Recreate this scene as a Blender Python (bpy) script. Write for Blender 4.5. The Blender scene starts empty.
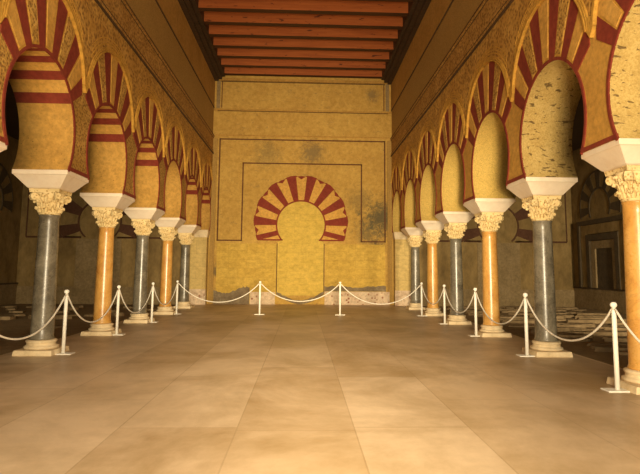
import bpy, bmesh, math, random
from mathutils import Vector, Matrix
random.seed(7)
C = bpy.context.scene.collection
PI = math.pi
sin, cos, rad = math.sin, math.cos, math.radians

# ------------------------------------------------------------------ materials
def new_mat(name, rough=0.85, spec=0.3):
    m = bpy.data.materials.new(name); m.use_nodes = True
    nt = m.node_tree; b = nt.nodes['Principled BSDF']
    b.inputs['Roughness'].default_value = rough
    b.inputs['Specular IOR Level'].default_value = spec
    return m, nt, b
def N(nt, typ, **kw):
    n = nt.nodes.new(typ)
    for k, v in kw.items():
        if k in n.inputs: n.inputs[k].default_value = v
        else: setattr(n, k, v)
    return n
def coords(nt, scale=(1, 1, 1), rot=(0, 0, 0)):
    t = N(nt, 'ShaderNodeTexCoord'); mp = N(nt, 'ShaderNodeMapping')
    mp.inputs['Scale'].default_value = scale; mp.inputs['Rotation'].default_value = rot
    nt.links.new(t.outputs['Object'], mp.inputs['Vector']); return mp.outputs['Vector']
def noise(nt, vec, scale, detail=6, rough=0.6, dist=0.0):
    n = N(nt, 'ShaderNodeTexNoise'); n.inputs['Scale'].default_value = scale
    n.inputs['Detail'].default_value = detail; n.inputs['Roughness'].default_value = rough
    n.inputs['Distortion'].default_value = dist
    nt.links.new(vec, n.inputs['Vector']); return n.outputs['Fac']
def ramp(nt, fac, stops):
    r = N(nt, 'ShaderNodeValToRGB'); e = r.color_ramp.elements
    while len(e) < len(stops): e.new(0.5)
    for el, (p, c) in zip(e, stops):
        el.position = p; el.color = (*c, 1) if len(c) == 3 else c
    nt.links.new(fac, r.inputs['Fac']); return r.outputs['Color']
def mix(nt, fac, a, b, mode='MIX'):
    n = N(nt, 'ShaderNodeMix', data_type='RGBA', blend_type=mode)
    if isinstance(fac, (int, float)): n.inputs[0].default_value = fac
    else: nt.links.new(fac, n.inputs[0])
    for i, s in ((6, a), (7, b)):
        if isinstance(s, tuple): n.inputs[i].default_value = (*s, 1)
        else: nt.links.new(s, n.inputs[i])
    return n.outputs[2]
def mathn(nt, op, a, b=None):
    n = N(nt, 'ShaderNodeMath', operation=op)
    for i, s in ((0, a), (1, b)):
        if s is None: continue
        if isinstance(s, (int, float)): n.inputs[i].default_value = s
        else: nt.links.new(s, n.inputs[i])
    return n.outputs[0]
def bump(nt, b, h, strength=0.3, dist=0.02):
    n = N(nt, 'ShaderNodeBump'); n.inputs['Strength'].default_value = strength
    n.inputs['Distance'].default_value = dist
    nt.links.new(h, n.inputs['Height']); nt.links.new(n.outputs['Normal'], b.inputs['Normal'])

def plaster(name, dark, mid, light, scale=1.6, rough=0.85, bs=0.25, spots=None, spot_scale=9, spot_th=0.16, fine=14, scl=(1, 1, 1), grain=False, fc=0.55):
    m, nt, b = new_mat(name, rough)
    v = coords(nt, scl)
    c = ramp(nt, noise(nt, v, scale, 7, 0.65), [(0.3, dark), (0.5, mid), (0.72, light)])
    f = noise(nt, v, fine, 5, 0.7)
    c = mix(nt, fc, c, ramp(nt, f, [(0.3, tuple(x * 0.5 for x in mid)), (0.52, mid), (0.7, tuple(min(1, x * 1.35) for x in mid))]))
    g = noise(nt, v, fine * 4, 4, 0.8)
    c = mix(nt, 0.5, c, ramp(nt, g, [(0.35, tuple(x * 0.6 for x in mid)), (0.6, tuple(min(1, x * 1.3) for x in light))]), 'OVERLAY' if False else 'MIX') if max(mid) > 0.3 and grain else c
    if max(mid) > 0.3 and fc > 0.3:
        pk = ramp(nt, noise(nt, v, 22, 4, 0.7, 0.4), [(0.60, (0, 0, 0)), (0.67, (1, 1, 1))])
        c = mix(nt, mathn(nt, 'MULTIPLY', pk, 0.35), c, tuple(x * 0.4 for x in mid))
    if spots:
        vo = N(nt, 'ShaderNodeTexVoronoi'); vo.inputs['Scale'].default_value = spot_scale
        nt.links.new(v, vo.inputs['Vector'])
        s = ramp(nt, vo.outputs['Distance'], [(spot_th * 0.6, (1, 1, 1)), (spot_th, (0, 0, 0))])
        msk = ramp(nt, noise(nt, v, 1.7, 3), [(0.42, (0, 0, 0)), (0.55, (1, 1, 1))])
        c = mix(nt, mix(nt, 1.0, s, msk, 'MULTIPLY'), c, spots)
    nt.links.new(c, b.inputs['Base Color'])
    bump(nt, b, f, bs, 0.02)
    return m

M = {}
OCH_D, OCH_M, OCH_L = (0.36, 0.20, 0.055), (0.52, 0.315, 0.09), (0.64, 0.42, 0.15)
M['wall_upper'] = plaster('ochre_plaster_upper', (0.27, 0.155, 0.038), (0.36, 0.215, 0.055), (0.44, 0.27, 0.075), 1.1, grain=True)
M['wall_cornice'] = plaster('ochre_plaster_cornice', (0.34, 0.18, 0.035), (0.45, 0.25, 0.055), (0.55, 0.32, 0.08), 1.4)
M['soffit_left'] = plaster('soffit_plaster', (0.40, 0.21, 0.04), (0.56, 0.315, 0.07), (0.66, 0.40, 0.11), 2.4, spots=(0.16, 0.08, 0.02), spot_scale=16, spot_th=0.14)
M['soffit_right'] = plaster('soffit_stone', (0.42, 0.26, 0.05), (0.58, 0.385, 0.09), (0.70, 0.50, 0.15), 2.6, bs=0.4, fine=20, grain=True)
def pitted():
    m, nt, b = new_mat('pitted_soffit_stone', 0.9)
    c = ramp(nt, noise(nt, coords(nt), 3.0, 7, 0.65), [(0.3, (0.42, 0.27, 0.07)), (0.5, (0.56, 0.385, 0.12)), (0.72, (0.66, 0.49, 0.19))])
    g = noise(nt, coords(nt), 40, 4, 0.75); c = mix(nt, 0.4, c, ramp(nt, g, [(0.35, (0.34, 0.21, 0.05)), (0.6, (0.72, 0.54, 0.22))]))
    pn = noise(nt, coords(nt, (1, 1, 2.6)), 10, 3, 0.55, 0.5)
    k = ramp(nt, pn, [(0.60, (0, 0, 0)), (0.645, (1, 1, 1))])
    c = mix(nt, mathn(nt, 'MULTIPLY', k, 0.85), c, (0.12, 0.07, 0.025))
    nt.links.new(c, b.inputs['Base Color'])
    bump(nt, b, mathn(nt, 'SUBTRACT', g, k), 0.5, 0.03); return m
M['soffit_pitted'] = pitted()
M['red'] = plaster('red_ochre_paint', (0.15, 0.022, 0.012), (0.22, 0.034, 0.018), (0.28, 0.06, 0.025), 4, bs=0.1)
M['line'] = plaster('dark_painted_line', (0.09, 0.035, 0.015), (0.13, 0.05, 0.02), (0.18, 0.08, 0.03), 4)
M['groove'] = plaster('dark_groove', (0.05, 0.028, 0.012), (0.09, 0.05, 0.02), (0.13, 0.07, 0.03), 4)
M['cream'] = plaster('voussoir_cream', (0.46, 0.24, 0.045), (0.60, 0.33, 0.07), (0.70, 0.43, 0.12), 3)
M['hood'] = plaster('hood_plaster', (0.42, 0.21, 0.03), (0.54, 0.29, 0.045), (0.62, 0.36, 0.07), 7)

def stipple(name, base_d, base_l, dot, scale=34, th=0.42, bs=0.6):
    m, nt, b = new_mat(name, 0.85)
    v = coords(nt)
    c = ramp(nt, noise(nt, v, 2.2, 5), [(0.35, base_d), (0.65, base_l)])
    vo = N(nt, 'ShaderNodeTexVoronoi'); vo.inputs['Scale'].default_value = scale
    vo.feature = 'F1'; nt.links.new(v, vo.inputs['Vector'])
    n2 = noise(nt, v, scale * 0.55, 3, 0.6, 1.5)
    h = mathn(nt, 'MULTIPLY', vo.outputs['Distance'], n2)
    s = ramp(nt, h, [(0.10, (1, 1, 1)), (th * 0.6, (0, 0, 0))])
    c = mix(nt, mathn(nt, 'MULTIPLY', s, 0.85), c, dot)
    nt.links.new(c, b.inputs['Base Color']); bump(nt, b, h, bs, 0.03)
    return m
M['stipple'] = stipple('stippled_stucco', (0.44, 0.24, 0.045), (0.60, 0.35, 0.085), (0.16, 0.07, 0.015), 26, 0.5, 0.6)
M['pier_plaster'] = plaster('pier_plaster', (0.42, 0.22, 0.04), (0.55, 0.30, 0.06), (0.64, 0.37, 0.09), 3, bs=0.15)
M['carved'] = stipple('carved_stucco', (0.46, 0.24, 0.045), (0.60, 0.34, 0.075), (0.20, 0.09, 0.018), 17, 0.5, 0.6)
M['frieze'] = stipple('frieze_stucco', (0.42, 0.22, 0.045), (0.55, 0.31, 0.075), (0.16, 0.07, 0.015), 20, 0.55, 0.6)

# ashlar + stains for the back wall
def backwall():
    m, nt, b = new_mat('back_wall_masonry', 0.85)
    v = coords(nt)
    c = ramp(nt, noise(nt, v, 0.9, 8, 0.65), [(0.28, (0.36, 0.19, 0.035)), (0.5, (0.50, 0.29, 0.058)), (0.72, (0.60, 0.38, 0.09))])
    f = noise(nt, v, 7, 9, 0.8)
    c = mix(nt, 0.6, c, ramp(nt, f, [(0.3, (0.30, 0.16, 0.03)), (0.65, (0.66, 0.43, 0.11))]))
    # fallen-paint scars, random patches
    p = ramp(nt, noise(nt, coords(nt, (1, 1, 2.2)), 4.0, 8, 0.78, 0.8), [(0.57, (0, 0, 0)), (0.66, (1, 1, 1))])
    c = mix(nt, mathn(nt, 'MULTIPLY', p, 0.55), c, (0.16, 0.11, 0.055))
    pk = ramp(nt, noise(nt, coords(nt), 13, 5, 0.7, 0.3), [(0.60, (0, 0, 0)), (0.66, (1, 1, 1))])
    c = mix(nt, mathn(nt, 'MULTIPLY', pk, 0.45), c, (0.22, 0.13, 0.05))
    # localised damp stains
    for (x, z, r, st, col) in ((2.72, 3.0, 1.25, 0.9, (0.10, 0.085, 0.045)), (-1.2, 5.2, 1.0, 0.5, (0.14, 0.11, 0.05)), (2.3, 2.5, 0.9, 0.7, (0.12, 0.10, 0.05)), (2.0, 3.6, 0.9, 0.5, (0.16, 0.12, 0.05)), (-2.4, 0.25, 0.8, 0.9, (0.20, 0.20, 0.13)),
                               (0.35, 5.25, 0.9, 0.7, (0.16, 0.12, 0.06)), (2.6, 2.0, 0.5, 0.8, (0.12, 0.09, 0.05)),
                               (2.45, 7.35, 0.5, 0.6, (0.14, 0.11, 0.06)), (-2.9, 1.1, 0.4, 0.8, (0.12, 0.09, 0.05)), (0.95, 0.95, 0.22, 0.9, (0.10, 0.06, 0.03))):
        vm = N(nt, 'ShaderNodeVectorMath', operation='DISTANCE')
        tc = coords(nt); nt.links.new(tc, vm.inputs[0]); vm.inputs[1].default_value = (x, 18.6, z)
        fall = mathn(nt, 'DIVIDE', vm.outputs['Value'], r)
        nn = noise(nt, coords(nt), 6, 10, 0.85, 0.8)
        k = mathn(nt, 'SUBTRACT', mathn(nt, 'MULTIPLY', nn, 2.6), mathn(nt, 'ADD', fall, 0.55))
        k = ramp(nt, k, [(0.15, (0, 0, 0)), (0.6, (1, 1, 1))])
        c = mix(nt, mathn(nt, 'MULTIPLY', k, st), c, col)
    nt.links.new(c, b.inputs['Base Color']); bump(nt, b, f, 0.3, 0.02)
    return m
M['back'] = backwall()
def ashlar(name, ca, cb, mortar, bw=0.62, rh=0.3, rot=(PI / 2, 0, 0), bs=0.5):
    m, nt, b = new_mat(name, 0.88)
    v = coords(nt, (1, 1, 1), rot)
    br = N(nt, 'ShaderNodeTexBrick'); nt.links.new(v, br.inputs['Vector'])
    br.inputs['Color1'].default_value = (*ca, 1); br.inputs['Color2'].default_value = (*cb, 1); br.inputs['Mortar'].default_value = (*mortar, 1)
    br.inputs['Scale'].default_value = 1; br.inputs['Brick Width'].default_value = bw; br.inputs['Row Height'].default_value = rh
    br.inputs['Mortar Size'].default_value = 0.008; br.inputs['Mortar Smooth'].default_value = 0.5
    f = noise(nt, coords(nt, (1, 1, 1.6)), 6, 9, 0.78)
    c = mix(nt, 0.6, br.outputs['Color'], ramp(nt, f, [(0.3, tuple(x * 0.45 for x in ca)), (0.7, tuple(min(1, x * 1.25) for x in cb))]))
    nt.links.new(c, b.inputs['Base Color']); bump(nt, b, f, bs, 0.03)
    return m
M['ashlar'] = ashlar('yellow_ashlar', (0.56, 0.35, 0.06), (0.62, 0.41, 0.085), (0.44, 0.26, 0.05), bs=0.8)
M['niche'] = ashlar('niche_ashlar', (0.62, 0.42, 0.075), (0.68, 0.47, 0.10), (0.50, 0.31, 0.06), 0.5, 0.22, bs=0.9)
M['pier'] = ashlar('pier_ashlar', (0.58, 0.40, 0.13), (0.64, 0.47, 0.18), (0.3, 0.2, 0.08), 0.45, 0.42)
M['patch'] = plaster('pale_plaster_patch', (0.42, 0.25, 0.14), (0.66, 0.50, 0.34), (0.74, 0.60, 0.43), 3.4, spots=(0.28, 0.10, 0.05), spot_scale=7, spot_th=0.3)
M['crumble'] = plaster('crumbled_mortar', (0.12, 0.08, 0.05), (0.22, 0.16, 0.09), (0.40, 0.34, 0.22), 5, bs=1)
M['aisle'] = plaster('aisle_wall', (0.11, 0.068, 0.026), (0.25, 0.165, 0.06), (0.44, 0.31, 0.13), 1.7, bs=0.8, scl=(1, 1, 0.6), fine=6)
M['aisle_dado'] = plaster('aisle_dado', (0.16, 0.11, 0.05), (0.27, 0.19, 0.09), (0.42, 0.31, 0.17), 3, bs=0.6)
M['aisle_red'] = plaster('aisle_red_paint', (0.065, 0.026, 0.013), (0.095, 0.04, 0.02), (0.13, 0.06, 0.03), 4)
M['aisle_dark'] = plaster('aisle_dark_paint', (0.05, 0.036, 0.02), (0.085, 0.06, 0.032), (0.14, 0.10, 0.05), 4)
M['impost'] = plaster('impost_limestone', (0.80, 0.64, 0.46), (0.87, 0.73, 0.56), (0.90, 0.79, 0.63), 3, rough=0.7, bs=0.1, fc=0.1)
M['capital'] = stipple('carved_capital_stone', (0.70, 0.52, 0.23), (0.84, 0.67, 0.36), (0.42, 0.25, 0.08), 26, 0.34, 0.3)
M['base'] = plaster('base_limestone', (0.60, 0.45, 0.25), (0.76, 0.60, 0.37), (0.84, 0.70, 0.48), 5, rough=0.7, bs=0.4, fc=0.25)

def marble(name, a, b_, c_, vein, rough=0.27):
    m, nt, b = new_mat(name, rough, 0.6)
    oi = N(nt, 'ShaderNodeObjectInfo'); v = coords(nt)
    va = N(nt, 'ShaderNodeVectorMath', operation='ADD'); nt.links.new(v, va.inputs[0])
    cx = N(nt, 'ShaderNodeCombineXYZ'); r9 = mathn(nt, 'MULTIPLY', oi.outputs['Random'], 50)
    nt.links.new(r9, cx.inputs[0]); nt.links.new(cx.outputs[0], va.inputs[1]); v = va.outputs[0]
    c = ramp(nt, noise(nt, v, 3.2, 7, 0.65, 0.8), [(0.3, a), (0.5, b_), (0.7, c_)])
    k = ramp(nt, noise(nt, v, 2.0, 4, 0.6, 3.5), [(0.47, (0, 0, 0)), (0.50, (1, 1, 1)), (0.53, (0, 0, 0))])
    c = mix(nt, mathn(nt, 'MULTIPLY', k, 0.3), c, vein)
    nt.links.new(c, b.inputs['Base Color'])
    f = noise(nt, v, 30, 4, 0.6)
    rr = mathn(nt, 'ADD', mathn(nt, 'MULTIPLY', f, 0.16), rough - 0.06); nt.links.new(rr, b.inputs['Roughness'])
    bump(nt, b, f, 0.05, 0.01)
    return m
M['grey_marble'] = marble('grey_marble', (0.08, 0.066, 0.045), (0.165, 0.142, 0.10), (0.26, 0.228, 0.165), (0.38, 0.33, 0.25))
M['orange_marble'] = marble('orange_marble', (0.50, 0.225, 0.05), (0.67, 0.355, 0.085), (0.75, 0.45, 0.15), (0.36, 0.13, 0.04))
M['white_paint'] = new_mat('white_painted_metal', 0.35)[0]
M['white_paint'].node_tree.nodes['Principled BSDF'].inputs['Base Color'].default_value = (0.92, 0.89, 0.80, 1)
M['rope'] = plaster('white_rope_fibre', (0.80, 0.73, 0.60), (0.88, 0.82, 0.70), (0.90, 0.85, 0.74), 30, fc=0.1)

def wood(name, a, b_, knots=True, rough=0.6):
    m, nt, b = new_mat(name, rough, 0.3)
    v = coords(nt, (0.35, 6, 6))
    c = ramp(nt, noise(nt, v, 2.5, 6, 0.6, 0.5), [(0.3, a), (0.7, b_)])
    if knots:
        k = ramp(nt, noise(nt, coords(nt, (0.6, 1, 1.8)), 7, 3, 0.5, 0.4), [(0.30, (1, 1, 1)), (0.36, (0, 0, 0))])
        c = mix(nt, mathn(nt, 'MULTIPLY', k, 0.85), c, (0.06, 0.015, 0.008))
    nt.links.new(c, b.inputs['Base Color']); return m
M['beam'] = wood('red_stained_beam', (0.30, 0.075, 0.018), (0.46, 0.135, 0.033))
M['beam_shaded'] = wood('beam_underside_shade', (0.045, 0.018, 0.008), (0.075, 0.028, 0.012))  # same timber, with the shade under the beams put into the colour
M['dark_wood'] = wood('dark_cornice_timber', (0.035, 0.02, 0.012), (0.07, 0.04, 0.022), False)
M['board'] = wood('ceiling_boards', (0.10, 0.03, 0.012), (0.16, 0.05, 0.02), False)

def floor_mat():
    m, nt, b = new_mat('marble_paving', 0.42, 0.35)
    v = coords(nt, (1, 1, 1), (0, 0, PI / 2))
    mp = v.node; mp.inputs['Location'].default_value = (0.35, 0.42, 0)
    br = N(nt, 'ShaderNodeTexBrick'); nt.links.new(v, br.inputs['Vector'])
    br.offset = 0.45; br.offset_frequency = 2; br.squash = 1.35; br.squash_frequency = 3
    br.inputs['Color1'].default_value = (0, 0, 0, 1); br.inputs['Color2'].default_value = (1, 1, 1, 1); br.inputs['Mortar'].default_value = (0.0, 0.0, 0.0, 1)
    br.inputs['Scale'].default_value = 1; br.inputs['Brick Width'].default_value = 1.9; br.inputs['Row Height'].default_value = 0.86
    br.inputs['Mortar Size'].default_value = 0.006; br.inputs['Mortar Smooth'].default_value = 0.2; br.inputs['Bias'].default_value = 0.0
    slab = ramp(nt, br.outputs['Color'], [(0.0, (0.42, 0.29, 0.15)), (0.5, (0.52, 0.375, 0.21)), (0.7, (0.68, 0.53, 0.35)), (1.0, (0.76, 0.61, 0.43))])
    n1 = noise(nt, coords(nt, (0.35, 1.8, 1)), 2.2, 7, 0.65, 0.4)
    n2 = noise(nt, coords(nt, (1, 0.8, 1)), 0.75, 9, 0.68, 0.3)
    c = mix(nt, 0.4, slab, ramp(nt, n1, [(0.3, (0.36, 0.23, 0.10)), (0.7, (0.72, 0.55, 0.35))]))
    c = mix(nt, 0.5, c, ramp(nt, n2, [(0.38, (0.33, 0.21, 0.09)), (0.60, (0.78, 0.60, 0.41))]))
    c = mix(nt, mathn(nt, 'MULTIPLY', br.outputs['Fac'], 0.2), c, (0.24, 0.15, 0.07))
    nt.links.new(c, b.inputs['Base Color'])
    rr = mathn(nt, 'ADD', mathn(nt, 'MULTIPLY', n1, 0.3), 0.28); nt.links.new(rr, b.inputs['Roughness'])
    bump(nt, b, n1, 0.05, 0.01)
    return m
M['floor'] = floor_mat()
M['earth'] = plaster('aisle_earth_floor', (0.16, 0.105, 0.05), (0.26, 0.175, 0.085), (0.36, 0.25, 0.13), 2.5, bs=0.8)
M['slab'] = plaster('broken_marble', (0.11, 0.075, 0.035), (0.22, 0.15, 0.075), (0.44, 0.32, 0.18), 1.6, bs=0.6)

# ------------------------------------------------------------------ mesh helpers
class MB:
    def __init__(s): s.bm = bmesh.new()
    def poly(s, pts, mi=0):
        vs = [s.bm.verts.new(p) for p in pts]
        try:
            f = s.bm.faces.new(vs); f.material_index = mi; return f
        except ValueError: return None
    def box(s, a, b, mi=0):
        x0, y0, z0 = [min(a[i], b[i]) for i in range(3)]; x1, y1, z1 = [max(a[i], b[i]) for i in range(3)]
        v = [s.bm.verts.new(p) for p in ((x0,y0,z0),(x1,y0,z0),(x1,y1,z0),(x0,y1,z0),(x0,y0,z1),(x1,y0,z1),(x1,y1,z1),(x0,y1,z1))]
        out = []
        for q in ((0,3,2,1),(4,5,6,7),(0,1,5,4),(1,2,6,5),(2,3,7,6),(3,0,4,7)):
            f = s.bm.faces.new([v[i] for i in q]); f.material_index = mi; out.append(f)
        return out
    def prism(s, loop_a, loop_b, mi=0, mside=None, caps=True):
        # two matching loops of 3D points -> closed solid
        A = [s.bm.verts.new(p) for p in loop_a]; B = [s.bm.verts.new(p) for p in loop_b]; n = len(A)
        if caps:
            f = s.bm.faces.new(A); f.material_index = mi
            g = s.bm.faces.new(B[::-1]); g.material_index = mi
        for i in range(n):
            j = (i + 1) % n
            f = s.bm.faces.new((A[i], B[i], B[j], A[j])); f.material_index = mi if mside is None else mside
    def lathe(s, prof, seg=32, c=(0, 0), mi=0, smooth=True):
        rings = []
        for r, z in prof:
            rings.append([s.bm.verts.new((c[0] + r * cos(2*PI*k/seg), c[1] + r * sin(2*PI*k/seg), z)) for k in range(seg)])
        for a, b in zip(rings, rings[1:]):
            for k in range(seg):
                f = s.bm.faces.new((a[k], a[(k+1) % seg], b[(k+1) % seg], b[k])); f.material_index = mi; f.smooth = smooth
        f = s.bm.faces.new(rings[0][::-1]); f.material_index = mi
        f = s.bm.faces.new(rings[-1]); f.material_index = mi
    def tube(s, pts, r, seg=8):
        rings = []; n = len(pts); P = [Vector(p) for p in pts]
        for i in range(n):
            t = (P[min(i+1, n-1)] - P[max(i-1, 0)]).normalized()
            u = Vector((0, 0, 1)) if abs(t.z) < 0.95 else Vector((1, 0, 0))
            a = t.cross(u).normalized(); b = a.cross(t)
            rings.append([s.bm.verts.new(P[i] + a * r * cos(2*PI*k/seg) + b * r * sin(2*PI*k/seg)) for k in range(seg)])
        for x, y in zip(rings, rings[1:]):
            for k in range(seg):
                f = s.bm.faces.new((x[k], x[(k+1) % seg], y[(k+1) % seg], y[k])); f.smooth = True
        s.bm.faces.new(rings[0][::-1]); s.bm.faces.new(rings[-1])
    def build(s, name, mats, parent=None, bevel=0.0, smooth_all=False):
        if not isinstance(mats, (list, tuple)): mats = [mats]
        bmesh.ops.recalc_face_normals(s.bm, faces=s.bm.faces[:])
        big = [f for f in s.bm.faces if len(f.verts) > 4]
        if big: bmesh.ops.triangulate(s.bm, faces=big, ngon_method='BEAUTY')
        if smooth_all:
            for f in s.bm.faces: f.smooth = True
        me = bpy.data.meshes.new(name); s.bm.to_mesh(me); s.bm.free()
        for m in mats: me.materials.append(m)
        o = bpy.data.objects.new(name, me); C.objects.link(o)
        if parent is not None: o.parent = parent
        if bevel:
            md = o.modifiers.new('bevel', 'BEVEL'); md.width = bevel; md.segments = 2; md.limit_method = 'ANGLE'
        return o
def tag(o, label=None, cat=None, group=None, kind=None):
    if label: o['label'] = label
    if cat: o['category'] = cat
    if group: o['group'] = group
    if kind: o['kind'] = kind
    return o
def empty(name, loc, label, cat, group=None):
    o = bpy.data.objects.new(name, None); o.location = loc; o.empty_display_size = 0.1; C.objects.link(o)
    return tag(o, label, cat, group, 'thing')
def copy_tree(o, parent=None):
    c = o.copy(); C.objects.link(c); c.parent = parent
    for ch in o.children: copy_tree(ch, c)
    return c

# ------------------------------------------------------------------ dimensions
S = 2.2255; Y0 = 7.6727; W2 = 3.5; WI = 0.367
ZI = 2.4714; R = 0.871; ZC = 2.92
ZX, RX = 3.615, 1.04         # extrados centre / radius
YB = 18.6; XF = 3.133; XO = XF + 2 * WI
ZTOP = 8.3
TM = PI - math.asin(0.746 / R)
Y_START = Y0 - 3 * S

# ------------------------------------------------------------------ arcade walls
WEDGE = [(-51.9, 1), (-41.5, 0), (-31.1, 1), (-20.8, 0), (-10.4, 1), (0, 0), (10.4, 1), (20.8, 0), (31.1, 1), (41.5, 0), (51.9, 1)]
def hw(red): return 4.7 if red else 5.7
def extr(th):
    c = cos(th); d = ZX - ZC
    t = d * c + math.sqrt(max(0, d * d * c * c - d * d + RX * RX)); return t
def arcade(side):
    xi, xo = side * XF, side * XO
    name = 'wall_left' if side < 0 else 'wall_right'
    w = MB()
    NS = 96
    mats = [M['stipple'] if side < 0 else M['pier_plaster'], M['soffit_left'], M['red'], M['cream'], M['soffit_right'], M['aisle'], M['wall_upper'], M['soffit_pitted']]
    for i in range(-3, 5):
        yc = Y0 + (i + 0.5) * S; tl = -S / 2; tr = S / 2 if i < 4 else YB - 0.004 - yc
        arc = [(R * sin(-TM + 2 * TM * k / NS), ZC + R * cos(-TM + 2 * TM * k / NS), -TM + 2 * TM * (k + 0.5) / NS) for k in range(NS + 1)]
        outline = [(tl, ZI)] + [(a, z) for a, z, _ in arc] + [(tr, ZI), (tr, 5.15), (tl, 5.15)]
        w.poly([(xi, yc + t, z) for t, z in outline], 0)
        w.poly([(xo, yc + t, z) for t, z in outline][::-1], 5)
        w.poly([(xi, yc + t, z) for t, z in ((tl, 5.15), (tr, 5.15), (tr, ZTOP), (tl, ZTOP))], 6)
        w.poly([(xo, yc + t, z) for t, z in ((tl, 5.15), (tl, ZTOP), (tr, ZTOP), (tr, 5.15))], 5)
        w.poly([(xi, yc + tl, ZI), (xo, yc + tl, ZI), (xo, yc - 0.746, ZI), (xi, yc - 0.746, ZI)], 0)
        w.poly([(xi, yc + 0.746, ZI), (xo, yc + 0.746, ZI), (xo, yc + tr, ZI), (xi, yc + tr, ZI)], 0)
        banded = side < 0 and i != 2
        for k in range(NS):
            th = math.degrees(arc[k][2]); mi = 1 if side < 0 else (7 if i in (-1, -2) else 4)
            if banded and abs(th) < 57:
                mi = 3
                for c0, red in WEDGE:
                    if red and abs(th - c0) < 5.0: mi = 2
            f = w.poly([(xi, yc + arc[k][0], arc[k][1]), (xo, yc + arc[k][0], arc[k][1]), (xo, yc + arc[k+1][0], arc[k+1][1]), (xi, yc + arc[k+1][0], arc[k+1][1])], mi)
            if f: f.smooth = True
    bmesh.ops.remove_doubles(w.bm, verts=w.bm.verts[:], dist=0.0005)
    wall = w.build(name, mats)
    tag(wall, kind='structure')
    def layer(mb, pts, yc, d, mi=0):
        a = [(side * (XF - d), yc + t, z) for t, z in pts]; b = [(side * (XF + 0.004), yc + t, z) for t, z in pts]
        mb.prism(a, b, mi)
    for i in range(-3, 5):
        yc = Y0 + (i + 0.5) * S; tr = S / 2 if i < 4 else YB - 0.01 - yc
        v = MB()
        for c0, red in WEDGE:
            h = hw(red)
            def wedge(a0, a1, r0, ex, d, mi):
                n = 4; inner = []; outer = []
                for k in range(n + 1):
                    th = rad(a0 + (a1 - a0) * k / n)
                    inner.append((r0 * sin(th), ZC + r0 * cos(th)))
                    t = extr(th) - ex; outer.append((t * sin(th), ZC + t * cos(th)))
                pts = inner + outer[::-1]
                pts = [(min(max(a, -S / 2), tr), z) for a, z in pts]
                layer(v, pts, yc, d, mi)
            wedge(c0 - h, c0 + h, R + 0.03, 0.0, 0.012 if red else 0.010, 1 if red else 0)
            if not red: wedge(c0 - h + 1.3, c0 + h - 1.3, R + 0.07, 0.03, 0.018, 2 if round(abs(c0) / 20.8) % 2 else 3)
        v.build('arch_voussoirs', [M['hood'], M['red'], M['stipple'], M['cream']], wall)
        # painted red line following the intrados and the foot of the pier
        l = MB(); inn = []; out = []
        for k in range(65):
            th = -TM + 2 * TM * k / 64
            inn.append((R * sin(th), ZC + R * cos(th))); out.append(((R + 0.04) * sin(th), ZC + (R + 0.04) * cos(th)))
        for k in range(64):
            layer(l, [inn[k], inn[k+1], out[k+1], out[k]], yc, 0.014)
        for a, b in ((-S / 2, -0.76), (0.76, tr)): layer(l, [(a, ZI + 0.003), (b, ZI + 0.003), (b, ZI + 0.05), (a, ZI + 0.05)], yc, 0.013)
        l.build('painted_arch_line', M['red'], wall)
        # carved spandrel
        sp = MB(); a0 = math.asin((3.85 - ZX) / RX)
        arc = [(-RX * cos(a0 + (PI - 2 * a0) * k / 40), ZX + RX * sin(a0 + (PI - 2 * a0) * k / 40)) for k in range(41)]
        arc = [(min(a, tr), z) for a, z in arc if a <= tr + 0.05]
        pts = [(-S / 2 + 0.003, 3.85)] + arc + ([(tr, arc[-1][1] - 0.05)] if i == 4 else [(S / 2 - 0.003, 3.85)]) + [(tr - 0.003, 5.15), (-S / 2 + 0.003, 5.15)]
        layer(sp, pts, yc, 0.02)
        sp.build('carved_spandrel', M['carved'], wall)
        # hood moulding: two raised rings and a low outer one
        hd = MB()
        for r0, r1, d, e in ((1.035, 1.058, 0.055, 8), (1.058, 1.070, 0.03, 8), (1.070, 1.090, 0.05, 8), (1.090, 1.098, 0.028, 8), (1.098, 1.110, 0.042, 8), (1.15, 1.17, 0.028, 34), (1.20, 1.212, 0.026, 38), (1.25, 1.265, 0.026, 42)):
            n = 44; a0 = rad(e)
            for k in range(n):
                A = a0 + (PI - 2 * a0) * k / n; B = a0 + (PI - 2 * a0) * (k + 1) / n
                q = [(-r0 * cos(A), ZX + r0 * sin(A)), (-r0 * cos(B), ZX + r0 * sin(B)), (-r1 * cos(B), ZX + r1 * sin(B)), (-r1 * cos(A), ZX + r1 * sin(A))]
                if max(p[0] for p in q) > tr: continue
                layer(hd, q, yc, d)
        # little foot where neighbouring hoods meet
        layer(hd, [(-S / 2 + 0.004, 3.66), (-S / 2 + 0.1, 3.80), (-S / 2 + 0.004, 3.9)], yc, 0.045)
        if i < 4: layer(hd, [(S / 2 - 0.004, 3.66), (S / 2 - 0.1, 3.80), (S / 2 - 0.004, 3.9)], yc, 0.045)
        hd.build('hood_moulding', M['hood'], wall)
    ye = YB - 0.006
    def band(nm, z0, z1, d, m):
        b = MB(); b.box((side * (XF - d), Y_START, z0), (side * (XF + 0.004), ye, z1)); b.build(nm, m, wall)
    band('string_course', 5.15, 5.22, 0.05, M['frieze'])
    band('frieze_panel', 5.22, 5.72, 0.022, M['frieze'])
    band('string_course', 5.72, 5.80, 0.05, M['frieze'])
    band('cornice_panel', 6.80, 7.74, 0.02, M['wall_cornice'])
    for z, d in ((5.135, 0.054), (5.245, 0.028), (5.70, 0.028), (5.76, 0.054), (6.78, 0.026)):
        band('painted_line', z, z + 0.028, d, M['groove'])
    return wall
arcade(-1); arcade(1)

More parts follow.
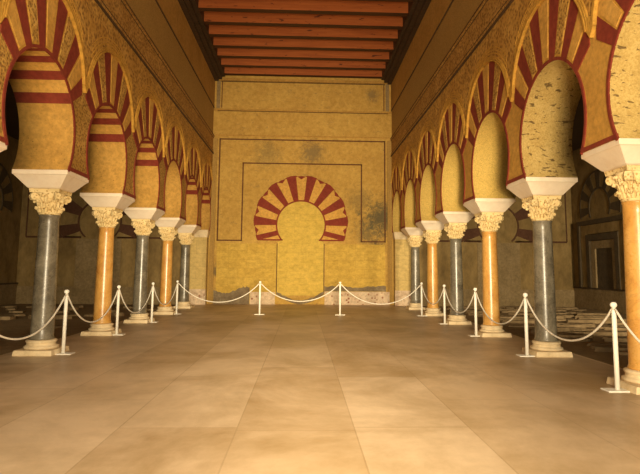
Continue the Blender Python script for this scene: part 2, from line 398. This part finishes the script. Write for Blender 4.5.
# ------------------------------------------------------------------ floors, ceilings, outer walls
YS = Y_START; XA = 9.5
b = MB(); b.box((-3.95, -1.5, -0.2), (3.95, YB, 0)); tag(b.build('floor', M['floor']), kind='structure')
for s, nm in ((-1, 'floor_left'), (1, 'floor_right')):
    b = MB(); b.box((s * 3.95, -1.5, -0.2), (s * XA, YB, -0.03)); tag(b.build(nm, M['earth']), kind='structure')
    b = MB(); b.box((s * XO, YS, 5.4), (s * XA, YB, 5.6)); tag(b.build('ceiling_left' if s < 0 else 'ceiling_right', M['dark_wood']), kind='structure')
b = MB(); b.box((-XO, YS, ZTOP), (XO, YB, ZTOP + 0.2)); tag(b.build('ceiling', M['board']), kind='structure')
# back wall
b = MB(); b.box((-XO, YB, -0.2), (XO, YB + 0.5, ZTOP)); wb = tag(b.build('wall_back', M['back']), kind='structure')
def slabB(name, m, x0, x1, z0, z1, d, par=None, d0=-0.004):
    q = MB(); q.box((x0, YB - d, z0), (x1, YB - d0, z1)); return q.build(name, m, par or wb)
AX = -0.03; AR = 0.82; AZ = 2.70; BR = 1.60; BZ = 2.81; ZL = 2.185
# lower ashlar courses either side of the sealed doorway
slabB('stone_dado', M['ashlar'], -2.88, -0.86, 0.02, 2.05, 0.03)
slabB('stone_dado', M['ashlar'], 0.82, 2.88, 0.02, 2.05, 0.03)
# sealed doorway
q = MB()
tb = math.acos((ZL - AZ) / AR)
pts = [(AX - 0.79, 0.30), (AX - 0.79, 2.1), (AX - AR * sin(tb), ZL)]
pts += [(AX + AR * sin(-tb + 2 * tb * k / 48), AZ + AR * cos(-tb + 2 * tb * k / 48)) for k in range(1, 48)]
pts += [(AX + AR * sin(tb), ZL), (AX + 0.79, 2.1), (AX + 0.79, 0.30)]
q.prism([(x, YB - 0.012, z) for x, z in pts], [(x, YB + 0.004, z) for x, z in pts]); q.build('sealed_doorway', M['niche'], wb)
for sx in (-1, 1): slabB('doorway_joint', M['groove'], AX + sx * 0.805 - 0.012, AX + sx * 0.805 + 0.012, 0.4, 2.06, 0.033)
# voussoirs of the blind arch
q = MB()
def ext2(th, r=BR):
    d = BZ - AZ; c = cos(th); return d * c + math.sqrt(d * d * c * c - d * d + r * r)
tot = 2 * (tb - 0.02); nred, ncr = 10, 11; ar = tot / (nred * 0.9 + ncr * 1.0) * 0.9; ac = tot / (nred * 0.9 + ncr)
th = -tot / 2
def P2(t, a): return (AX + t * sin(a), max(ZL, AZ + t * cos(a)))
for k in range(21):
    w_ = ac if k % 2 == 0 else ar; a0, a1 = th, th + w_; th = a1; mid = (a0 + a1) / 2
    inner = [P2(AR + 0.03, a0 + (a1 - a0) * j / 4) for j in range(5)]
    if k % 2 == 0:
        o = [P2(ext2(a1) - 0.03, a1), P2(ext2(a1) - 0.02, a1 - w_ * .12), P2(ext2(mid) - 0.12, mid), P2(ext2(a0) - 0.02, a0 + w_ * .12), P2(ext2(a0) - 0.03, a0)]
        d = 0.014; mi = 0
    else:
        e = 0.05
        o = [P2(ext2(a1 + e) - 0.015, a1 + e * .8), P2(ext2(a1) + 0.02, a1), P2(ext2(mid) + 0.035, mid), P2(ext2(a0) + 0.02, a0), P2(ext2(a0 - e) - 0.015, a0 - e * .8)]
        d = 0.011; mi = 1
    pp = inner + o
    q.prism([(x, YB - d, z) for x, z in pp], [(x, YB + 0.004, z) for x, z in pp], mi)
    if k % 2 == 0:   # red tip behind the swallow-tail end
        tp = [P2(ext2(mid) - 0.14, mid), P2(ext2(a0) - 0.01, a0), P2(ext2(mid) + 0.0, mid), P2(ext2(a1) - 0.01, a1)]
        q.prism([(x, YB - 0.009, z) for x, z in tp], [(x, YB + 0.004, z) for x, z in tp], 1)
q.build('arch_voussoirs', [M['cream'], M['red']], wb)
q = MB()
for k in range(60):
    a, c = -tb + 2 * tb * k / 60, -tb + 2 * tb * (k + 1) / 60
    pp = [P2(AR - 0.005, a), P2(AR - 0.005, c), P2(AR + 0.045, c), P2(AR + 0.045, a)]
    q.prism([(x, YB - 0.02, z) for x, z in pp], [(x, YB + 0.002, z) for x, z in pp])
for sx in (-1, 1): q.box((AX + sx * 0.62, YB - 0.02, ZL - 0.03), (AX + sx * 1.48, YB, ZL + 0.02))
q.build('painted_arch_line', M['red'], wb)
# painted rectangular frames
q = MB(); t = 0.045
def ln(x0, z0, x1, z1): q.box((x0 - t / 2, YB - 0.008, z0 - t / 2), (x1 + t / 2, YB + 0.002, z1 + t / 2))
for sx in (-1, 1):
    xo_, xi_ = sorted((sx * 2.88, sx * 2.06))
    ln(sx * 2.88, 2.15, sx * 2.88, 5.68); ln(sx * 2.06, 2.15, sx * 2.06, 4.84); ln(xo_, 2.15, xi_, 2.15)
ln(-2.88, 5.68, 2.88, 5.68); ln(-2.06, 4.84, 2.06, 4.84)
q.build('painted_frame_lines', M['line'], wb)
slabB('string_course', M['wall_cornice'], -3.12, 3.12, 6.70, 6.76, 0.03); slabB('painted_line', M['groove'], -3.0, 3.0, 6.68, 6.70, 0.02)
slabB('string_course', M['wall_cornice'], -3.12, 3.12, 5.80, 5.84, 0.02)
slabB('string_course', M['wall_cornice'], -3.12, 3.12, 7.78, 7.86, 0.06); slabB('painted_line', M['groove'], -2.9, 2.9, 7.74, 7.77, 0.012)
for sx in (-1, 1):
    slabB('painted_line', M['line'], sx * 2.86 - 0.015, sx * 2.86 + 0.015, 6.80, 7.74, 0.012)
    q = MB()
    q.box((sx * 2.97, YB - 0.05, 0.0), (sx * 3.12, YB, 5.7)); q.box((sx * 3.02, YB - 0.08, 0.0), (sx * 3.07, YB, 5.7))
    q.build('corner_strip', M['wall_upper'], wb)
    # mottled carved strip in the top corners
    slabB('carved_corner_strip', M['aisle_dado'], sx * 2.92, sx * 3.04, 6.78, 7.76, 0.03)
# foot of the wall: pale patches and crumbled masonry
slabB('pale_patch', M['patch'], -1.72, -0.88, 0.0, 0.41, 0.06)
slabB('pale_patch', M['patch'], 0.80, 3.02, 0.0, 0.44, 0.06)
def rough_strip(x0, x1, zf, m, d=0.05, n=24, z0=lambda u: 0.0):
    q = MB(); top = []; bot = []
    for k in range(n + 1):
        u = k / n; x = x0 + (x1 - x0) * u
        top.append((x, zf(u) + random.uniform(-0.03, 0.03))); bot.append((x, z0(u)))
    pp = bot + top[::-1]
    q.prism([(x, YB - d, z) for x, z in pp], [(x, YB + 0.002, z) for x, z in pp]); return q.build('crumbled_masonry', m, wb)
rough_strip(-2.95, -1.74, lambda u: 0.48 - 0.1 * sin(u * 5), M['crumble'])
rough_strip(-0.84, 0.78, lambda u: 0.44 - 0.30 * sin(PI * u), M['crumble'], 0.045, z0=lambda u: max(0.0, 0.34 - 0.33 * sin(PI * u)))
rough_strip(0.80, 2.9, lambda u: 0.60 + 0.03 * sin(u * 9), M['crumble'], 0.04, z0=lambda u: 0.45)
# aisle end walls and outer walls
def aisle_arch(par, mapf, cx, cz, r0, r1, zb, mats, n=13, frame=None):
    q = MB(); tb_ = math.acos((zb - cz) / r0); th = -tb_; st = 2 * tb_ / n
    def P(r, a): return (cx + r * sin(a), max(zb, cz + r * cos(a)))
    for k in range(n):
        a0, a1 = th + st * k, th + st * (k + 1)
        pp = [P(r0, a0), P(r0, (a0 + a1) / 2), P(r0, a1), P(r1, a1), P(r1, (a0 + a1) / 2), P(r1, a0)]
        d = 0.03 if k % 2 else 0.02
        q.prism([mapf(x, z, d) for x, z in pp], [mapf(x, z, -0.005) for x, z in pp], k % 2)
    q.build('arch_voussoirs', mats, par)
    q = MB()
    for r, wd in ((r0 - 0.03, 0.05), (r1, 0.05)):
        for k in range(40):
            a0, a1 = -tb_ + 2 * tb_ * k / 40, -tb_ + 2 * tb_ * (k + 1) / 40
            pp = [P(r, a0), P(r, a1), P(r + wd, a1), P(r + wd, a0)]
            if abs(pp[0][1] - pp[3][1]) < 1e-6 and pp[0][1] == zb and pp[1][1] == zb: continue
            q.prism([mapf(x, z, 0.035) for x, z in pp], [mapf(x, z, -0.005) for x, z in pp])
    for (xa, xb, za, zb2) in (frame or []):
        pp = [(xa, za), (xb, za), (xb, zb2), (xa, zb2)]
        q.prism([mapf(x, z, 0.02) for x, z in pp], [mapf(x, z, -0.005) for x, z in pp])
    q.build('painted_arch_line', mats[1], par)
for s, nm in ((-1, 'wall_back_left'), (1, 'wall_back_right')):
    b = MB(); b.box((s * XO, YB, -0.2), (s * XA, YB + 0.5, 5.6)); we = tag(b.build(nm, M['aisle']), kind='structure')
    cxx = s * 6.85; zl = 2.2
    fr = [(s * 9.28 - .02, s * 9.28 + .02, zl, 4.6), (s * 4.5 - .02, s * 4.5 + .02, zl, 4.6), (min(s * 4.5, s * 9.28), max(s * 4.5, s * 9.28), 4.6, 4.65)]
    fr += [(min(s * 8.1, s * 9.28), max(s * 8.1, s * 9.28), zl - .03, zl + .03), (min(s * 4.5, s * 5.6), max(s * 4.5, s * 5.6), zl - .03, zl + .03)]
    fr += [(min(cxx + .6 * k, cxx + 1.22 * k), max(cxx + .6 * k, cxx + 1.22 * k), zl - .03, zl + .03) for k in (-1, 1)]
    aisle_arch(we, lambda x, z, d: (x, YB - d, z), cxx, 2.75, 0.72, 1.35, zl, [M['aisle'], M['aisle_red']], frame=fr)
    q = MB(); q.box((s * 4.0, YB - 0.04, -0.03), (s * XA, YB, 0.55)); q.build('dado', M['aisle_dado'], we)
    q = MB(); q.box((cxx - 0.75, YB - 0.015, 0.5), (cxx + 0.75, YB, 2.15)); q.build('sealed_doorway', M['aisle_dado'], we)
    b = MB(); b.box((s * XA, -1.5, -0.2), (s * (XA + 0.5), YB + 0.5, 5.6)); wo = tag(b.build('wall_aisle_left' if s < 0 else 'wall_aisle_right', M['aisle']), kind='structure')
    mp = lambda x, z, d, s=s: (s * (XA - d), x, z)
    aisle_arch(wo, mp, 16.8, 3.25, 0.62, 1.15, 2.95, [M['aisle'], M['aisle_dark']], n=15)
    q = MB(); q.box((s * (XA - 0.05), 2, -0.03), (s * XA, YB, 0.62)); q.build('dado', M['aisle_dado'], wo)
    q = MB(); q.box((s * (XA - 0.07), 2, 0.62), (s * XA, YB, 0.67)); q.build('dado_ledge', M['aisle_dark'], wo)
    b = MB(); b.box((s * XO, YS - 0.3, -0.2), (s * XA, YS, 5.6)); tag(b.build('wall_added_front_left' if s < 0 else 'wall_added_front_right', M['aisle']), kind='structure')  # unseen front wall, added to close off the aisle and keep it dark
# doorway with nested frames in the right aisle wall
dr = bpy.data.objects.new('door_1', None); dr.location = (XA, 16.65, 0.67); C.objects.link(dr); tag(dr, kind='structure')
def frame_piece(name, m, y0, y1, z0, z1, w, d0, d1):
    q = MB()
    for a, c in (((y0, z0), (y0 + w, z1)), ((y1 - w, z0), (y1, z1)), ((y0 + w, z1 - w), (y1 - w, z1))):
        q.box((XA - d1 - dr.location.x, a[0] - dr.location.y, a[1] - dr.location.z), (XA - d0 - dr.location.x, c[0] - dr.location.y, c[1] - dr.location.z))
    return q.build(name, m, dr)
frame_piece('outer_frame', M['aisle_dark'], 15.2, 18.0, 0.67, 2.85, 0.14, 0.0, 0.16)
frame_piece('middle_frame', M['aisle'], 15.36, 17.84, 0.67, 2.7, 0.3, 0.0, 0.11)
frame_piece('inner_frame', M['aisle_dark'], 15.66, 17.5, 0.67, 2.38, 0.2, 0.0, 0.14)
frame_piece('door_jamb', M['aisle_dado'], 15.86, 17.3, 0.67, 2.16, 0.24, 0.0, 0.08)
q = MB(); q.box((-0.03, 16.1 - 16.65, 0.0), (-0.001, 17.06 - 16.65, 1.25)); q.build('door_panel', M['aisle_dark'], dr)

# side cornices under the roof
for s in (-1, 1):
    q = MB()
    for x0, x1, z0, z1 in ((2.98, 3.113, 7.74, 8.3), (2.86, 2.98, 7.80, 8.3), (2.76, 2.86, 7.90, 8.3)):
        q.box((s * x0, Y_START, z0), (s * x1, YB - 0.07, z1))
    tag(q.build('trim_1' if s < 0 else 'trim_2', M['dark_wood']), kind='structure')
# ceiling beams
ordw = ['nearest the back wall', 'second from the back wall', 'third from the back wall', 'fourth from the back wall', 'fifth from the back wall',
        'sixth from the back wall', 'seventh from the back wall', 'eighth from the back wall, at the photo top edge', 'ninth from the back wall', 'tenth from the back wall']
for k in range(9):
    y = 18.3 - 0.79 * k
    q = MB(); fs = q.box((-2.755, y, 7.94), (2.755, y + 0.2, 8.298))
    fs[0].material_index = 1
    o = q.build('ceiling_beam', [M['beam'], M['beam_shaded']])
    tag(o, 'red-brown knotty timber ceiling beam, ' + ordw[k], 'beam', 'timber beams across the ceiling', 'thing')

# ------------------------------------------------------------------ columns
def make_column(shaft_mat, seed):
    rnd = random.Random(seed)
    root = bpy.data.objects.new('column', None); root.empty_display_size = 0.2; C.objects.link(root)
    # plinth, slightly worn square block
    q = MB(); h = 0.265
    n = 5; lo = []; hi = []
    for e in range(4):
        for k in range(n):
            u = -1 + 2 * k / n
            x, y = ((u, -1), (1, u), (-u, 1), (-1, -u))[e]
            j = 1 + rnd.uniform(-0.04, 0.03)
            lo.append((x * h * j, y * h * j, 0)); hi.append((x * (h - 0.012) * j, y * (h - 0.012) * j, 0.072))
    q.prism(lo, hi); q.build('plinth', M['base'], root, bevel=0.008)
    q = MB()
    prof = [(0.19, 0.072), (0.212, 0.076), (0.222, 0.090), (0.216, 0.108), (0.198, 0.116), (0.186, 0.126), (0.183, 0.145), (0.188, 0.155), (0.196, 0.165), (0.196, 0.18), (0.184, 0.19), (0.162, 0.195)]
    q.lathe(prof, 40); q.build('base', M['base'], root)
    q = MB()
    prof = [(0.158, 0.195), (0.158, 0.215), (0.1475, 0.235)]
    for k in range(1, 17):
        u = k / 16; prof.append((0.1475 - 0.020 * u ** 1.3, 0.235 + (1.86 - 0.235) * u))
    prof += [(0.137, 1.872), (0.137, 1.886)]
    q.lathe(prof, 48); q.build('shaft', shaft_mat, root)
    # capital bell with two tiers of leaves and a small abacus
    q = MB(); z0 = 1.886
    q.lathe([(0.130, z0), (0.142, z0 + 0.01), (0.142, z0 + 0.03), (0.132, z0 + 0.04), (0.138, z0 + 0.14), (0.158, z0 + 0.22), (0.19, z0 + 0.275), (0.20, z0 + 0.30)], 32)
    def leaf(a, zb, hh, r0, rt, w, lip):
        path = [(r0, 0), (r0 + 0.008, hh * 0.35), (r0 + 0.3 * (rt - r0), hh * 0.7), (r0 + 0.75 * (rt - r0), hh * 0.95), (rt, hh), (rt + 0.006, hh - lip)]
        ws = [0.75, 0.95, 1.0, 0.9, 0.65, 0.35]
        F = []; B = []
        for (r, z), ww in zip(path, ws):
            rowF = []; rowB = []
            for j, sx in enumerate((-1, -0.5, 0, 0.5, 1)):
                bulge = (0.014, 0.004, 0.018, 0.004, 0.014)[j]
                rr = r + bulge; x = sx * w * ww
                rowF.append(q.bm.verts.new((rr * cos(a) - x * sin(a), rr * sin(a) + x * cos(a), zb + z)))
                rr = r - 0.014
                rowB.append(q.bm.verts.new((rr * cos(a) - x * sin(a), rr * sin(a) + x * cos(a), zb + z - 0.008)))
            F.append(rowF); B.append(rowB)
        for k in range(len(path) - 1):
            for j in range(4):
                q.bm.faces.new((F[k][j], F[k][j+1], F[k+1][j+1], F[k+1][j])); q.bm.faces.new((B[k][j+1], B[k][j], B[k+1][j], B[k+1][j+1]))
            q.bm.faces.new((F[k][0], F[k+1][0], B[k+1][0], B[k][0])); q.bm.faces.new((F[k+1][4], F[k][4], B[k][4], B[k+1][4]))
        for j in range(4):
            q.bm.faces.new((F[0][j+1], F[0][j], B[0][j], B[0][j+1])); q.bm.faces.new((F[-1][j], F[-1][j+1], B[-1][j+1], B[-1][j]))
    for k in range(8): leaf(2 * PI * k / 8, z0 + 0.035, 0.075, 0.135, 0.178, 0.042, 0.03)
    for k in range(8): leaf(2 * PI * (k + 0.5) / 8, z0 + 0.09, 0.115, 0.138, 0.195, 0.05, 0.035)
    for k in range(8): leaf(2 * PI * k / 8, z0 + 0.17, 0.10, 0.15, 0.205, 0.045, 0.025)
    # concave-sided abacus
    lo = []; hi = []
    for e in range(4):
        for k in range(6):
            u = -1 + 2 * k / 6; dd = 0.198 - 0.03 * (1 - u * u)
            x, y = ((u * 0.198, -dd), (dd, u * 0.198), (-u * 0.198, dd), (-dd, -u * 0.198))[e]
            lo.append((x, y, z0 + 0.30)); hi.append((x * 1.04, y * 1.04, z0 + 0.352))
    q.prism(lo, hi)
    cap = q.build('capital', M['capital'], root)
    for k in range(4):
        a = PI / 4 + k * PI / 2; q = MB(); u = Vector((cos(a), sin(a), 0)); t_ = Vector((-sin(a), cos(a), 0))
        rings = []
        cc = u * 0.222 + Vector((0, 0, z0 + 0.245)); seg = 16
        for off, rr in ((-0.04, 0.035), (-0.034, 0.052), (-0.012, 0.046), (0.012, 0.046), (0.034, 0.052), (0.04, 0.035)):
            rings.append([q.bm.verts.new(cc + t_ * off + u * rr * cos(2*PI*j/seg) + Vector((0, 0, 1)) * rr * sin(2*PI*j/seg)) for j in range(seg)])
        for A, B in zip(rings, rings[1:]):
            for j in range(seg): q.bm.faces.new((A[j], A[(j+1) % seg], B[(j+1) % seg], B[j]))
        q.bm.faces.new(rings[0][::-1]); q.bm.faces.new(rings[-1])
        # stalk joining the scroll to the bell
        q.prism([tuple(u * 0.15 + t_ * s_ * 0.03 + Vector((0, 0, z0 + zz))) for s_, zz in ((-1, .19), (1, .19), (1, .27), (-1, .27))],
                [tuple(u * 0.25 + t_ * s_ * 0.03 + Vector((0, 0, z0 + zz))) for s_, zz in ((-1, .25), (1, .25), (1, .295), (-1, .295))])
        q.build('volute', M['capital'], cap)
    # impost block: inverted pyramid with an upright lip
    q = MB(); zi0 = z0 + 0.352; hs = ((0.205, zi0), (0.225, zi0 + 0.012), (0.35, ZI - 0.07), (0.367, ZI - 0.06), (0.367, ZI - 0.001))
    rings = [[q.bm.verts.new((sx * r, sy * r, z)) for sx, sy in ((-1, -1), (1, -1), (1, 1), (-1, 1))] for r, z in hs]
    for A, B in zip(rings, rings[1:]):
        for j in range(4): q.bm.faces.new((A[j], A[(j+1) % 4], B[(j+1) % 4], B[j]))
    q.bm.faces.new(rings[0][::-1]); q.bm.faces.new(rings[-1])
    q.build('impost', M['impost'], root, bevel=0.004)
    return root
greyc = make_column(M['grey_marble'], 3); orangec = make_column(M['orange_marble'], 5)
ordc = ['nearest', 'second', 'third', 'fourth', 'fifth']
first = {'grey': True, 'orange': True}
def put_column(x, y, kind, label, side):
    src = greyc if kind == 'grey' else orangec
    if first[kind]: o = src; first[kind] = False
    else: o = copy_tree(src)
    o.location = (x, y, 0)
    tag(o, label, 'column', 'columns of the %s arcade' % side, 'thing')
for i in range(5):
    kind = 'grey' if i % 2 == 0 else 'orange'
    put_column(-W2, Y0 + i * S, kind, '%s marble column with cream capital, %s in the left arcade' % (kind, ordc[i] if i < 4 else 'last before the back wall'), 'left')
nm = ['second', 'third', 'fourth', 'fifth', 'last']
put_column(W2, Y0 - S, 'orange', 'orange marble column at the right edge, nearest in the right arcade', 'right')
for i in range(5):
    kind = 'grey' if i % 2 == 0 else 'orange'
    lab = '%s marble column with cream capital, %s from the front in the right arcade' % (kind, nm[i])
    if i == 4: lab = 'grey marble column closest to the back wall in the right arcade'
    put_column(W2, Y0 + i * S, kind, lab, 'right')
put_column(-W2, Y0 - S, 'orange', 'orange marble column just outside the left edge of the view', 'left')
for s in (-1, 1):
    for k in (2, 3):
        put_column(s * W2, Y0 - k * S + (0.37 if k == 3 else 0), 'grey' if k == 2 else 'orange', '%s marble column beside the viewer in the %s arcade%s' % ('grey' if k == 2 else 'orange', 'left' if s < 0 else 'right', ', at its front end' if k == 3 else ''), 'left' if s < 0 else 'right')
# responds against the back wall
for s in (-1, 1):
    r_ = empty('wall_pier', (s * W2, 18.41, 0), 'yellow stone pier against the back wall at the end of the %s arcade' % ('left' if s < 0 else 'right'), 'pier', 'piers ending the arcades')
    q = MB(); q.box((-0.33, -0.17, 0.0), (0.33, 0.185, 2.22)); q.build('pier_shaft', M['pier'], r_, bevel=0.006)
    q = MB()
    rings = [[q.bm.verts.new((sx * r, (-0.19 - (r - 0.33) * 0.6) if sy < 0 else 0.185, z)) for sx, sy in ((-1, -1), (1, -1), (1, 1), (-1, 1))] for r, z in ((0.335, 2.22), (0.367, 2.38), (0.367, ZI - 0.001))]
    for A, B in zip(rings, rings[1:]):
        for j in range(4): q.bm.faces.new((A[j], A[(j+1) % 4], B[(j+1) % 4], B[j]))
    q.bm.faces.new(rings[0][::-1]); q.bm.faces.new(rings[-1])
    q.build('impost', M['base'], r_)
    q = MB(); q.box((-0.345, -0.185, 0.0), (0.345, -0.168, 0.5)); q.build('plaster_patch', M['patch'], r_)

# ------------------------------------------------------------------ rope posts and ropes
post = bpy.data.objects.new('rope_post', None); C.objects.link(post)
q = MB(); q.lathe([(0.0235, 0.012), (0.0235, 0.775), (0.019, 0.78), (0.019, 0.79)], 20); q.build('pole', M['white_paint'], post)
q = MB(); q.lathe([(0.006, 0.785), (0.016, 0.79), (0.016, 0.808), (0.024, 0.812), (0.031, 0.825), (0.033, 0.838), (0.029, 0.852), (0.018, 0.862), (0.004, 0.865)], 20); q.build('ball_finial', M['white_paint'], post)
q = MB(); q.box((-0.13, -0.08, 0.001), (0.13, 0.08, 0.014)); q.build('base_plate', M['white_paint'], post, bevel=0.003)
first_post = True
pL = [(-3.13, 5.36), (-3.18, 7.62), (-3.2, 9.80), (-3.23, 12.12), (-3.2, 14.33)]
pR = [(3.155, 5.36), (3.165, 7.54), (3.19, 9.83), (3.195, 12.02), (3.155, 14.15)]
pM = [(-1.06, 14.33), (1.035, 14.3)]
labs = {}
wl = ['just outside the left edge of the view', 'beside the nearest left grey column', 'beside the nearest left orange column', 'beside the second left grey column', 'beside the second left orange column']
wr = ['at the right edge by the orange column, nearest of all', 'beside the nearest right grey column', 'beside the second right orange column', 'between the right grey and orange columns midway down', 'farthest back on the right side']
allp = [(p, 'white rope post ' + t) for p, t in zip(pL, wl)] + [(p, 'white rope post ' + t) for p, t in zip(pR, wr)] + \
       [(pM[0], 'white rope post left of the sealed doorway at the back'), (pM[1], 'white rope post right of the sealed doorway at the back')]
for (x, y), lab in allp:
    if first_post: o = post; first_post = False
    else: o = copy_tree(post)
    o.location = (x, y, 0); tag(o, lab, 'post', 'white posts of the rope barrier')
def rope(a, b_, low, lab):
    pts = []
    A = Vector((a[0], a[1], 0.795)); B = Vector((b_[0], b_[1], 0.795)); d = (B - A).normalized()
    A += d * 0.027; B -= d * 0.027; L = (B - A).length; sag = 0.795 - low
    for k in range(49):
        u = k / 48; h = (math.cosh((u - 0.5) * 3.0) - 1) / (math.cosh(1.5) - 1)
        p = A.lerp(B, u); p.z = 0.795 - sag * (1 - h); pts.append(p - A)
    q = MB(); q.tube(pts, 0.0115, 8)
    o = q.build('barrier_rope', M['rope']); o.location = A
    tag(o, lab, 'rope', 'white ropes of the barrier')
pos_l = ['at the left edge, nearest', 'past the nearest orange column', 'past the second grey column', 'farthest back']
for k in range(4): rope(pL[k], pL[k+1], (0.35, 0.33, 0.30, 0.31)[k], 'sagging white rope along the left arcade, ' + pos_l[k])
pos_r = ['nearest, in front of the rubble', 'second from the front', 'third from the front', 'farthest back']
for k in range(4): rope(pR[k], pR[k+1], (0.36, 0.335, 0.335, 0.37)[k], 'sagging white rope along the right arcade, ' + pos_r[k])
rope(pL[4], pM[0], 0.31, 'sagging white rope across the back, left span')
rope(pM[0], pM[1], 0.345, 'sagging white rope across the back, middle span before the sealed doorway')
rope(pM[1], pR[4], 0.29, 'sagging white rope across the back, right span')
rope((3.155, 3.2), pR[0], 0.36, 'sagging white rope running off the right edge of the photo')

# ------------------------------------------------------------------ broken marble laid out in the aisles
def stone(x, y, rx, ry, h, lab, grp, zb=-0.03):
    n = random.randint(5, 8); q = MB(); lo = []; hi = []
    for k in range(n):
        a = 2 * PI * (k + random.uniform(-0.3, 0.3)) / n; j = random.uniform(0.75, 1.1)
        lo.append((rx * j * cos(a), ry * j * sin(a), 0)); hi.append((rx * j * 0.94 * cos(a), ry * j * 0.94 * sin(a), h * random.uniform(0.9, 1.1)))
    q.prism(lo, hi); o = q.build('marble_fragment', M['slab']); o.location = (x, y, zb)
    tag(o, lab, 'stone', grp)
for r in range(37):
    y = 7.0 + r * 0.30
    x = 4.35 + random.uniform(0, 0.3)
    while x < 9.0:
        w = random.uniform(0.3, 0.8)
        if x + 2 * w > 9.3: break
        if random.random() < 0.82:
            stone(x + w, y + random.uniform(-0.03, 0.03), w * 0.9, random.uniform(0.09, 0.145), random.uniform(0.02, 0.085),
                  'flat broken marble slab in the rubble laid out over the right aisle floor', 'broken marble in the right aisle')
        x += 2 * w + 0.03
for r in range(11):
    y = 7.4 + r * 0.95
    x = -9.2 + random.uniform(0, 0.4)
    while x < -4.6:
        w = random.uniform(0.16, 0.42)
        if random.random() < 0.6:
            stone(x + w, y + random.uniform(-0.12, 0.12), w * 0.88, random.uniform(0.14, 0.25), random.uniform(0.03, 0.10),
                  'broken marble fragment lying on the dark left aisle floor', 'broken marble in the left aisle')
        x += 2 * w + 0.12

# ------------------------------------------------------------------ light
def area(name, loc, target, sx, sy, power, col):
    l = bpy.data.lights.new(name, 'AREA'); l.shape = 'RECTANGLE'; l.size = sx; l.size_y = sy; l.energy = power; l.color = col
    o = bpy.data.objects.new(name, l); o.location = loc
    o.rotation_euler = (Vector(target) - Vector(loc)).to_track_quat('-Z', 'Y').to_euler(); C.objects.link(o); return o
def spot(name, loc, target, power, ang, blend, col, r=0.15):
    l = bpy.data.lights.new(name, 'SPOT'); l.energy = power; l.spot_size = rad(ang); l.spot_blend = blend; l.color = col; l.shadow_soft_size = r
    o = bpy.data.objects.new(name, l); o.location = loc
    o.rotation_euler = (Vector(target) - Vector(loc)).to_track_quat('-Z', 'Y').to_euler(); C.objects.link(o); return o
WARM = (1.0, 0.82, 0.53)
area('entrance_light', (0.5, -1.6, 1.35), (0, 14, 2.6), 1.2, 2.2, 540, WARM)
spot('flood_lamp', (0.45, -1.4, 1.0), (0, 18.6, 2.3), 7000, 44, 1.0, WARM, 0.35)
spot('back_wall_flood', (0.2, -1.4, 1.5), (0, 18.6, 1.2), 2900, 17, 1.0, (1.0, 0.80, 0.42), 0.3)
spot('floor_fill_light', (0.3, -1.5, 3.4), (0, 13.5, 0), 1300, 38, 1.0, WARM, 0.3)  # added fill, no real lamp: brightens the floor towards the back
spot('ceiling_fill_light', (0.0, 3.0, 0.6), (0, 16.5, 8.6), 900, 50, 1.0, (1.0, 0.72, 0.42), 0.3)  # added fill with no lamp body, lifts the ceiling beams
spot('right_aisle_fill_light', (6.9, 1.6, 2.6), (7.0, 18.6, 1.6), 4600, 38, 0.8, WARM, 0.4)  # unseen fill added to brighten the right aisle
spot('left_aisle_fill_light', (-6.9, 1.6, 2.6), (-7.0, 18.6, 1.6), 1500, 38, 0.8, WARM, 0.4)  # weaker unseen fill, added for the left aisle
w = bpy.data.worlds.new('world'); bpy.context.scene.world = w; w.use_nodes = True
w.node_tree.nodes['Background'].inputs['Color'].default_value = (1.0, 0.84, 0.60, 1)
w.node_tree.nodes['Background'].inputs['Strength'].default_value = 1.25

# ------------------------------------------------------------------ camera
f, pitch, yaw, roll, h, cx = 540.8785, 0.1093, 0.0385, 0.0083, 1.1548, 0.0446
cy_, sy_ = cos(yaw), sin(yaw); cp, sp_ = cos(pitch), sin(pitch)
r_ = Vector((cy_, -sy_, 0)); d_ = Vector((sy_ * cp, cy_ * cp, sp_)); u_ = Vector((-sy_ * sp_, -cy_ * sp_, cp))
cr, sr = cos(roll), sin(roll)
right = cr * r_ + sr * u_; up = -sr * r_ + cr * u_
cam = bpy.data.cameras.new('camera'); co = bpy.data.objects.new('camera', cam); C.objects.link(co)
mw = Matrix(((right.x, up.x, -d_.x, cx), (right.y, up.y, -d_.y, 0), (right.z, up.z, -d_.z, h), (0, 0, 0, 1)))
co.matrix_world = mw
cam.sensor_fit = 'HORIZONTAL'; cam.sensor_width = 36; cam.lens = f / 640 * 36
cam.shift_x = -4 / 640; cam.shift_y = -26 / 640; cam.clip_end = 200
sc = bpy.context.scene; sc.camera = co
sc.view_settings.view_transform = 'Standard'; sc.view_settings.look = 'None'; sc.view_settings.gamma = 1
sc.view_settings.use_curve_mapping = False; sc.view_settings.exposure = 0.38
